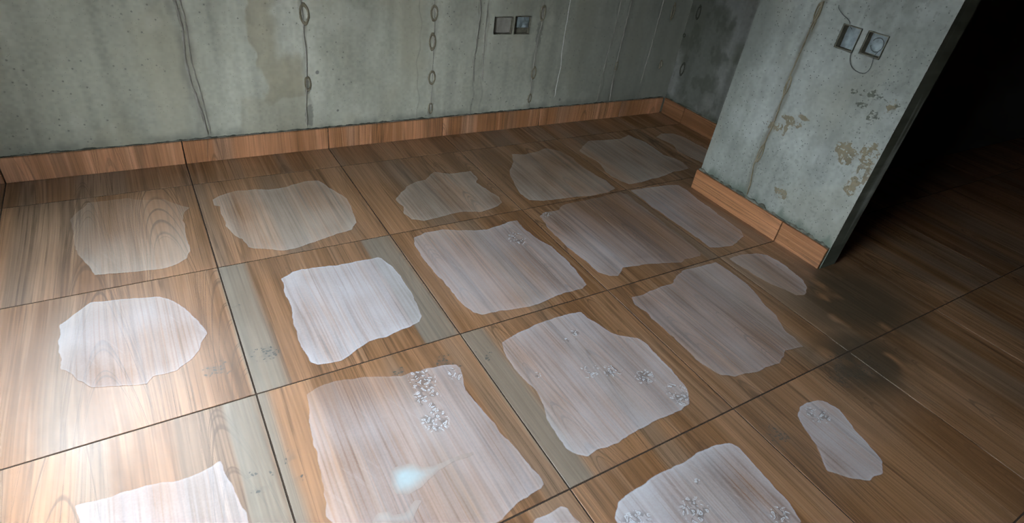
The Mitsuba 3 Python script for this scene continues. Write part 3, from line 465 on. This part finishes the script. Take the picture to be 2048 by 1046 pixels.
    'p17': [(np.float64(1.361),np.float64(-1.906)),(np.float64(1.4),np.float64(-1.889)),(np.float64(1.443),np.float64(-1.883)),(np.float64(1.487),np.float64(-1.888)),(np.float64(1.506),np.float64(-1.912)),(np.float64(1.514),np.float64(-1.948)),(np.float64(1.502),np.float64(-1.985)),(np.float64(1.485),np.float64(-2.018)),(np.float64(1.478),np.float64(-2.055)),(np.float64(1.466),np.float64(-2.094)),(np.float64(1.451),np.float64(-2.123)),(np.float64(1.417),np.float64(-2.143)),(np.float64(1.36),np.float64(-2.142)),(np.float64(1.321),np.float64(-2.12)),(np.float64(1.293),np.float64(-2.092)),(np.float64(1.274),np.float64(-2.063)),(np.float64(1.299),np.float64(-2.033)),(np.float64(1.319),np.float64(-1.999)),(np.float64(1.339),np.float64(-1.957))],
    'p18': [(np.float64(1.092),np.float64(-1.886)),(np.float64(1.104),np.float64(-1.904)),(np.float64(1.099),np.float64(-1.938)),(np.float64(1.099),np.float64(-1.99)),(np.float64(1.094),np.float64(-2.043)),(np.float64(1.09),np.float64(-2.084)),(np.float64(1.078),np.float64(-2.113)),(np.float64(1.072),np.float64(-2.13)),(np.float64(1.022),np.float64(-2.156)),(np.float64(0.884),np.float64(-2.126)),(np.float64(0.701),np.float64(-2.033)),(np.float64(0.64),np.float64(-1.964)),(np.float64(0.648),np.float64(-1.914)),(np.float64(0.685),np.float64(-1.882)),(np.float64(0.715),np.float64(-1.875)),(np.float64(0.788),np.float64(-1.868)),(np.float64(0.837),np.float64(-1.866)),(np.float64(0.873),np.float64(-1.873)),(np.float64(0.928),np.float64(-1.868)),(np.float64(0.983),np.float64(-1.865)),(np.float64(1.034),np.float64(-1.868)),(np.float64(1.072),np.float64(-1.876))],
    'p19': [(np.float64(0.471),np.float64(-1.834)),(np.float64(0.486),np.float64(-1.825)),(np.float64(0.515),np.float64(-1.825)),(np.float64(0.554),np.float64(-1.825)),(np.float64(0.566),np.float64(-1.836)),(np.float64(0.565),np.float64(-1.859)),(np.float64(0.568),np.float64(-1.882)),(np.float64(0.553),np.float64(-1.92)),(np.float64(0.487),np.float64(-1.919)),(np.float64(0.439),np.float64(-1.869))],
    'smear': [(np.float64(0.229),np.float64(-1.566)),(np.float64(0.248),np.float64(-1.562)),(np.float64(0.29),np.float64(-1.569)),(np.float64(0.302),np.float64(-1.591)),(np.float64(0.326),np.float64(-1.599)),(np.float64(0.367),np.float64(-1.6)),(np.float64(0.41),np.float64(-1.599)),(np.float64(0.445),np.float64(-1.607)),(np.float64(0.422),np.float64(-1.613)),(np.float64(0.376),np.float64(-1.61)),(np.float64(0.337),np.float64(-1.615)),(np.float64(0.304),np.float64(-1.628)),(np.float64(0.277),np.float64(-1.64)),(np.float64(0.245),np.float64(-1.644)),(np.float64(0.22),np.float64(-1.632)),(np.float64(0.216),np.float64(-1.605))],
    'smear2': [(np.float64(0.144),np.float64(-1.671)),(np.float64(0.165),np.float64(-1.655)),(np.float64(0.19),np.float64(-1.663)),(np.float64(0.193),np.float64(-1.675)),(np.float64(0.221),np.float64(-1.683)),(np.float64(0.253),np.float64(-1.664)),(np.float64(0.267),np.float64(-1.671)),(np.float64(0.24),np.float64(-1.694)),(np.float64(0.225),np.float64(-1.712))],
}
def slab_mesh(ring, height, strength, seed, wob=0.0035):
    """A thin film of the given outline on the floor: its uv holds the distance to the rim and the film's strength."""
    poly = shapely.Polygon(ring).buffer(0)
    if poly.geom_type != 'Polygon':
        poly = max(poly.geoms, key=lambda g: g.area)
    poly = poly.buffer(0.003, quad_segs=4).buffer(-0.006, quad_segs=4).buffer(0.003, quad_segs=4)
    if poly.geom_type != 'Polygon':
        poly = max(poly.geoms, key=lambda g: g.area)
    ext = poly.exterior
    n = int(ext.length / 0.004)
    b = np.array([ext.interpolate(k / n, normalized=True).coords[0] for k in range(n)])
    q = np.column_stack([b * 45, np.full(n, seed)])
    q2 = np.column_stack([b * 17, np.full(n, seed + 7)])
    b = b + np.column_stack([meshkit.fbm(q, 3, seed) - 0.5, meshkit.fbm(q, 3, seed + 40) - 0.5]) * 2 * wob
    b = b + np.column_stack([meshkit.fbm(q2, 2, seed) - 0.5, meshkit.fbm(q2, 2, seed + 40) - 0.5]) * 3.2 * wob
    poly = shapely.Polygon(b).buffer(0)
    if poly.geom_type != 'Polygon':
        poly = max(poly.geoms, key=lambda g: g.area)
    b = np.array(poly.exterior.coords)[:-1]
    if poly.exterior.is_ccw is False:
        b = b[::-1]
    x0, y0, x1, y1 = poly.bounds
    pts = [b]
    for off, st in ((0.003, 0.004), (0.009, 0.008), (0.02, 0.014)):
        g = poly.buffer(-off)
        for part in getattr(g, 'geoms', [g]):
            if not part.is_empty:
                m = max(int(part.exterior.length / st), 6)
                pts.append(np.array([part.exterior.interpolate(k / m, normalized=True).coords[0] for k in range(m)]))
    gx, gy = np.meshgrid(np.arange(x0, x1, 0.022), np.arange(y0, y1, 0.022))
    g = np.column_stack([gx.ravel(), gy.ravel()])
    g = g[shapely.contains_xy(poly.buffer(-0.03), g[:, 0], g[:, 1])]
    P2 = np.vstack(pts + [g])
    tri = Delaunay(P2).simplices
    c = P2[tri].mean(1)
    tri = tri[shapely.contains_xy(poly, c[:, 0], c[:, 1])]
    e1, e2 = P2[tri[:, 1]] - P2[tri[:, 0]], P2[tri[:, 2]] - P2[tri[:, 0]]
    cr2 = e1[:, 0] * e2[:, 1] - e1[:, 1] * e2[:, 0]
    tri, cr2 = tri[np.abs(cr2) > 1e-9], cr2[np.abs(cr2) > 1e-9]
    tri = np.where((cr2 > 0)[:, None], tri, tri[:, ::-1])
    dist = shapely.distance(poly.exterior, shapely.points(P2))
    uv = np.column_stack([dist, strength(P2[:, 0], P2[:, 1])])
    nb = len(b)
    V = np.vstack([np.column_stack([P2, np.full(len(P2), height)]), np.column_stack([b, np.full(nb, -0.0005)])])
    i = np.arange(nb)
    j = (i + 1) % nb
    side = np.vstack([np.column_stack([i, i + len(P2), j]), np.column_stack([j, i + len(P2), j + len(P2)])])
    uv = np.vstack([uv, uv[:nb]])
    return (V, np.vstack([tri, side])), uv
lin = lambda a, b, x: np.clip((x - a) / (b - a), 0, 1)
STRENGTH = {'smear': lambda x, y: 1.0 - 0.85 * lin(0.29, 0.42, x), 'smear2': lambda x, y: 0.55 + 0 * x, 'p2': lambda x, y: 0.85 + 0 * x, 'p3': lambda x, y: 0.95 + 0 * x,
            'p1': lambda x, y: 0.35 + 0.40 * lin(-0.25, -0.5, y), 'p4': lambda x, y: 0.9 - 0.35 * lin(1.4, 1.75, x), 'p10': lambda x, y: 0.82 - 0.55 * lin(1.33, 1.55, x + 0.35 * (y + 0.9)),
            'p11': lambda x, y: 0.75 + 0 * x, 'p12': lambda x, y: 0.55 + 0.75 * lin(1.95, 2.02, x - 0.3 * (y + 1.4)), 'p5': lambda x, y: 0.85 + 0 * x, 'p6': lambda x, y: 0.8 + 0 * x,
            'p9': lambda x, y: 0.85 + 0.25 * lin(-0.75, -0.65, y) * lin(0.9, 1.0, x), 'p17': lambda x, y: 1.25 + 0 * x, 'p8': lambda x, y: 1.25 + 0 * x, 'p18': lambda x, y: 1.4 + 0 * x, 'p13': lambda x, y: 0.76 + 0 * x,
            'p15': lambda x, y: 0.30 + 0.58 * np.maximum(lin(-1.25, -1.42, y), lin(0.28, 0.5, x)), 'p16': lambda x, y: 0.9 + 0 * x}
def tile_of(ring):
    c = np.mean(np.array(ring), 0)
    return int(math.floor(c[0] / S)), int(math.floor(c[1] / S))
films = {}
for name, ring in PATCHES.items():
    films.setdefault(tile_of(ring), []).append((name, ring))
X_END = HX
seed = 0
for j in range(0, -13, -1):
    for i in range(-2, 15):
        x0, x1 = max(i * S, XL + 0.002), min((i + 1) * S, X_END)
        y0, y1 = max(j * S, YF + 0.002), min((j + 1) * S, YB - 0.004)
        if i >= 4 and j == 0:
            x1 = min(x1, XN - 0.004)
        if x1 - x0 < 0.02 or y1 - y0 < 0.02 or (i == 4 and j < -5) or (i >= 5 and (j > -2 or j < -5)):
            continue
        rects = [(x0, x1, y0, y1)]
        if i == 4 and j == -1:
            rects = [(x0, XN - 0.004, max(y0, -0.655), y1)]
        if i == 3 and j in (-2, -3) or (i == 3 and j == -4):
            rects = [(x0, x1, y0, y1)]
        if i == 5 and j == -1:
            continue
        for a, b, c, d in rects:
            m = bevel_slab(b - a - GAP, d - c - GAP, TILE_T, 0.0005)
            m.apply_translation(((a + b) / 2, (c + d) / 2, 0.0003 * (rng.random() - 0.5)))
            key = put('tile', m, 'floor_tile_look', 'floor')
            for name, ring in films.get((i, j), []):
                seed += 1
                clip = shapely.Polygon(ring).buffer(0).intersection(shapely.box(a + 0.006, c + 0.006, b - 0.006, d - 0.006))
                if clip.geom_type != 'Polygon':
                    clip = max(clip.geoms, key=lambda g: g.area)
                smear = name.startswith('smear')
                mesh, uv = slab_mesh(list(clip.exterior.coords)[:-1], 0.0011 if smear else 0.0006, STRENGTH.get(name, lambda x, y: 1.0 + 0 * x), seed, 0.001 if smear else 0.0035)
                fk = put('pale_smear' if smear else 'dry_patch', mesh, 'blue_smear_look' if smear else 'dry_film_look', key, uv=uv)
                labels[fk] = {'label': 'pale blue smear' if smear else 'greyish dried film with a ragged outline'}

# ------------------------------------------------------------------ skirting
SK_H, SK_T = 0.099, 0.009
def skirting(root, pieces, M, look, bed, tone=1.0, rag=0.4):
    """Skirting tiles with open joints between them, and the dark mortar bed that they are set in. pieces: (from, to) along the wall."""
    a0, a1 = pieces[0][0], pieces[-1][1]
    n = int((a1 - a0) / 0.008)
    u = np.linspace(a0 + 0.002, a1 - 0.002, n)
    top = SK_H - 0.001 + 0.0075 * rag * meshkit.fbm(np.stack([u * 60, u * 0 + 3, u * 0], -1), 3, 8) ** 2 * 3
    front = bed - 0.001
    V = np.vstack([np.column_stack([u, z, w]) for z, w in ((u * 0, u * 0 - 0.004), (u * 0, u * 0 + front), (top - 0.002, u * 0 + front), (top + 0.002, u * 0 + front * 0.55), (top + 0.004, u * 0 - 0.004))])
    f = []
    for r in range(5):
        for i in range(n - 1):
            p, q = r * n + i, (r + 1) % 5 * n + i
            f += [(p, p + 1, q + 1), (p, q + 1, q)]
    for e in (0, n - 1):
        f += [(e, e + n * (k + 1), e + n * k) if e else (e, e + n * k, e + n * (k + 1)) for k in range(1, 4)]
    mesh = trimesh.Trimesh(V, np.array(f), process=False)
    mesh.fix_normals()
    mesh.apply_transform(M)
    put('mortar_bed', mesh, 'mortar_look', root, smooth=50)
    for a, b in pieces:
        m = bevel_slab(b - a - 0.0042, SK_H, SK_T, 0.0012)
        m.apply_translation(((a + b) / 2, SK_H / 2 + 0.0005, bed + SK_T))
        m.apply_transform(M)
        seedv = rng.random()
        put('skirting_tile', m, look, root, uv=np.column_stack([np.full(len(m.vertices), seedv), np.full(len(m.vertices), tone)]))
    struct(root)
skirting('baseboard_back', [(XL, -0.6), (-0.6, 0.0), (0.0, 0.602), (0.602, 1.192), (1.192, 1.797), (1.797, 2.402), (2.402, 2.755)], FB(0, 0), 'skirting_upright_look', 0.006)
labels['baseboard_back']['label'] = 'brown wood-print skirting along the back wall'
skirting('baseboard_right', [(-0.190, -0.008), (-0.008, 0.594), (0.594, 0.655)], FN(0, 0), 'skirting_along_look', 0.010, 0.62)  # the low tone puts the shade of the recess into the tile colour
labels['baseboard_right']['label'] = 'brown wood-print skirting of the recess, its colour darkened for shade'
skirting('baseboard_pier', [(0.682, 1.200), (1.200, 1.426)], FP(0, 0), 'skirting_along_look', 0.006, rag=1.0)
labels['baseboard_pier']['label'] = 'brown wood-print skirting at the foot of the concrete pier'

# ------------------------------------------------------------------ electrical boxes and wires
def lumpy(w, h, d, amp, seed, n=14):
    """A lumpy slab w x h, its uneven front about d high over a flat back at 0."""
    x, y = np.meshgrid(np.linspace(-w / 2, w / 2, n), np.linspace(-h / 2, h / 2, n), indexing='ij')
    z = d + (meshkit.fbm(np.stack([x * 55, y * 55, x * 0 + seed], -1), 3, seed) - 0.5) * 2 * amp
    top = np.stack([x, y, z], -1).reshape(-1, 3)
    idx = np.arange(n * n).reshape(n, n)
    a, b, c, e = idx[:-1, :-1].ravel(), idx[1:, :-1].ravel(), idx[1:, 1:].ravel(), idx[:-1, 1:].ravel()
    f = [np.stack([a, b, c], 1), np.stack([a, c, e], 1)]
    rim = np.concatenate([idx[:-1, 0], idx[-1, :-1], idx[:0:-1, -1], idx[0, :0:-1]])
    bottom = top[rim] * [1, 1, 0]
    m = len(rim)
    i = np.arange(m)
    k = (i + 1) % m
    f += [np.stack([rim[i], n * n + i, n * n + k], 1), np.stack([rim[i], n * n + k, rim[k]], 1), np.stack([np.full(m - 2, n * n), n * n + i[2:], n * n + i[1:-1]], 1)]
    mesh = trimesh.Trimesh(np.vstack([top, bottom]), np.vstack(f), process=False)
    mesh.fix_normals()
    return mesh
def frame_ring(w, h, t, z0, z1):
    return cat([box(-w / 2, -w / 2 + t, -h / 2, h / 2, z0, z1), box(w / 2 - t, w / 2, -h / 2, h / 2, z0, z1), box(-w / 2 + t, w / 2 - t, -h / 2, -h / 2 + t, z0, z1), box(-w / 2 + t, w / 2 - t, h / 2 - t, h / 2, z0, z1)])
def tube(points, r, sides=7):
    p = np.array(points, float)
    d = np.r_[0, np.cumsum(np.linalg.norm(np.diff(p, axis=0), axis=1))]
    from scipy.interpolate import CubicSpline
    s = np.linspace(0, d[-1], len(p) * 6)
    q = CubicSpline(d, p)(s)
    t = np.gradient(q, axis=0)
    t /= np.linalg.norm(t, axis=1, keepdims=True)
    a = np.cross(t, [0.31, 0.2, 0.9])
    a /= np.linalg.norm(a, axis=1, keepdims=True)
    b = np.cross(t, a)
    ang = np.arange(sides) * 2 * np.pi / sides
    V = (q[:, None] + r * (np.cos(ang)[None, :, None] * a[:, None] + np.sin(ang)[None, :, None] * b[:, None])).reshape(-1, 3)
    n = len(q)
    f = []
    for i in range(n - 1):
        for k in range(sides):
            x, y = i * sides + k, i * sides + (k + 1) % sides
            f += [(x, y, y + sides), (x, y + sides, x + sides)]
    f += [(0, k + 1, k) for k in range(1, sides - 1)] + [((n - 1) * sides, (n - 1) * sides + k, (n - 1) * sides + k + 1) for k in range(1, sides - 1)]
    m = trimesh.Trimesh(V, np.array(f), process=False)
    m.fix_normals()
    return m
def electrical_box(hole, M0, depth, fill, seed, label, fill_at, casing=True):
    key = numbered('electrical_box')
    labels[key] = {'label': label, 'category': 'electrical box'}
    w, h = hole[1] - hole[0] - 0.002, hole[3] - hole[2] - 0.002
    put('casing', moved(cat([frame_ring(w, h, 0.003, -depth + 0.0015, 0.0015), box(-w / 2 + 0.003, w / 2 - 0.003, -h / 2 + 0.003, h / 2 - 0.003, -depth + 0.001, -depth + 0.003)]), M0), 'box_casing_look', key)
    fw, fh, fx, fy, fd, amp, look = fill_at
    put('filling', moved(moved(lumpy(fw, fh, fd, amp, seed), frame((fx, fy, -depth + 0.003), (1, 0, 0), (0, 1, 0), (0, 0, 1))), M0), look, key, smooth=40)
    return key
h = BOXES_BACK[0]
electrical_box(h, FB((h[0] + h[1]) / 2, (h[2] + h[3]) / 2), 0.021, None, 5, 'shallow mortar-filled box opening in the back wall, left of its pair', (0.094, 0.074, 0.001, 0.001, 0.008, 0.004, 'ridge_look'))
h = BOXES_BACK[1]
electrical_box(h, FB((h[0] + h[1]) / 2, (h[2] + h[3]) / 2), 0.021, None, 6, 'dark box opening in the back wall with crumpled bluish filling, right of its pair', (0.070, 0.052, 0.004, 0.014, 0.012, 0.007, 'box_filling_look'))
h = BOXES_PIER[0]
electrical_box(h, FP((h[0] + h[1]) / 2, (h[2] + h[3]) / 2), 0.033, None, 7, 'open electrical box in the concrete pier, nearer the recess', (0.066, 0.078, 0.002, 0.0, 0.004, 0.003, 'box_filling_look'))
h = BOXES_PIER[1]
k = electrical_box(h, FP((h[0] + h[1]) / 2, (h[2] + h[3]) / 2), 0.033, None, 8, 'open electrical box in the concrete pier, nearer the doorway edge', (0.068, 0.072, 0.0, 0.002, 0.004, 0.003, 'box_filling_look'))
cy, cz = (h[0] + h[1]) / 2, (h[2] + h[3]) / 2
put('coiled_wire', tube([(XR + 0.020, cy + 0.022 * math.cos(a), cz + 0.024 * math.sin(a)) for a in np.linspace(0.4, 6.0, 12)], 0.0012), 'wire_look', k, smooth=True)
X = XR - 0.004
w1 = [(XR + 0.012, -1.154, 0.83), (X, -1.157, 0.809), (X, -1.162, 0.79), (X, -1.175, 0.771), (X - .002, -1.191, 0.761), (X - .004, -1.213, 0.757), (X - .002, -1.239, 0.761), (X, -1.247, 0.777), (X, -1.246, 0.799), (X, -1.243, 0.817), (XR + 0.012, -1.24, 0.835)]
tag = put('wire', tube(w1, 0.0011), 'wire_look', smooth=True)
labels[tag] = {'label': 'thin dark wire looping down below the two boxes of the concrete pier', 'category': 'wire'}
w2 = [(X, -1.036, 0.947), (X - .003, -1.040, 0.938), (X - .002, -1.051, 0.929), (X, -1.072, 0.917), (X, -1.097, 0.907), (XR + 0.004, -1.105, 0.893), (XR + 0.015, -1.11, 0.88)]
tag = put('wire', tube(w2, 0.0010), 'wire_look', smooth=True)
labels[tag] = {'label': 'thin wire end sticking out above the left box of the concrete pier', 'category': 'wire'}
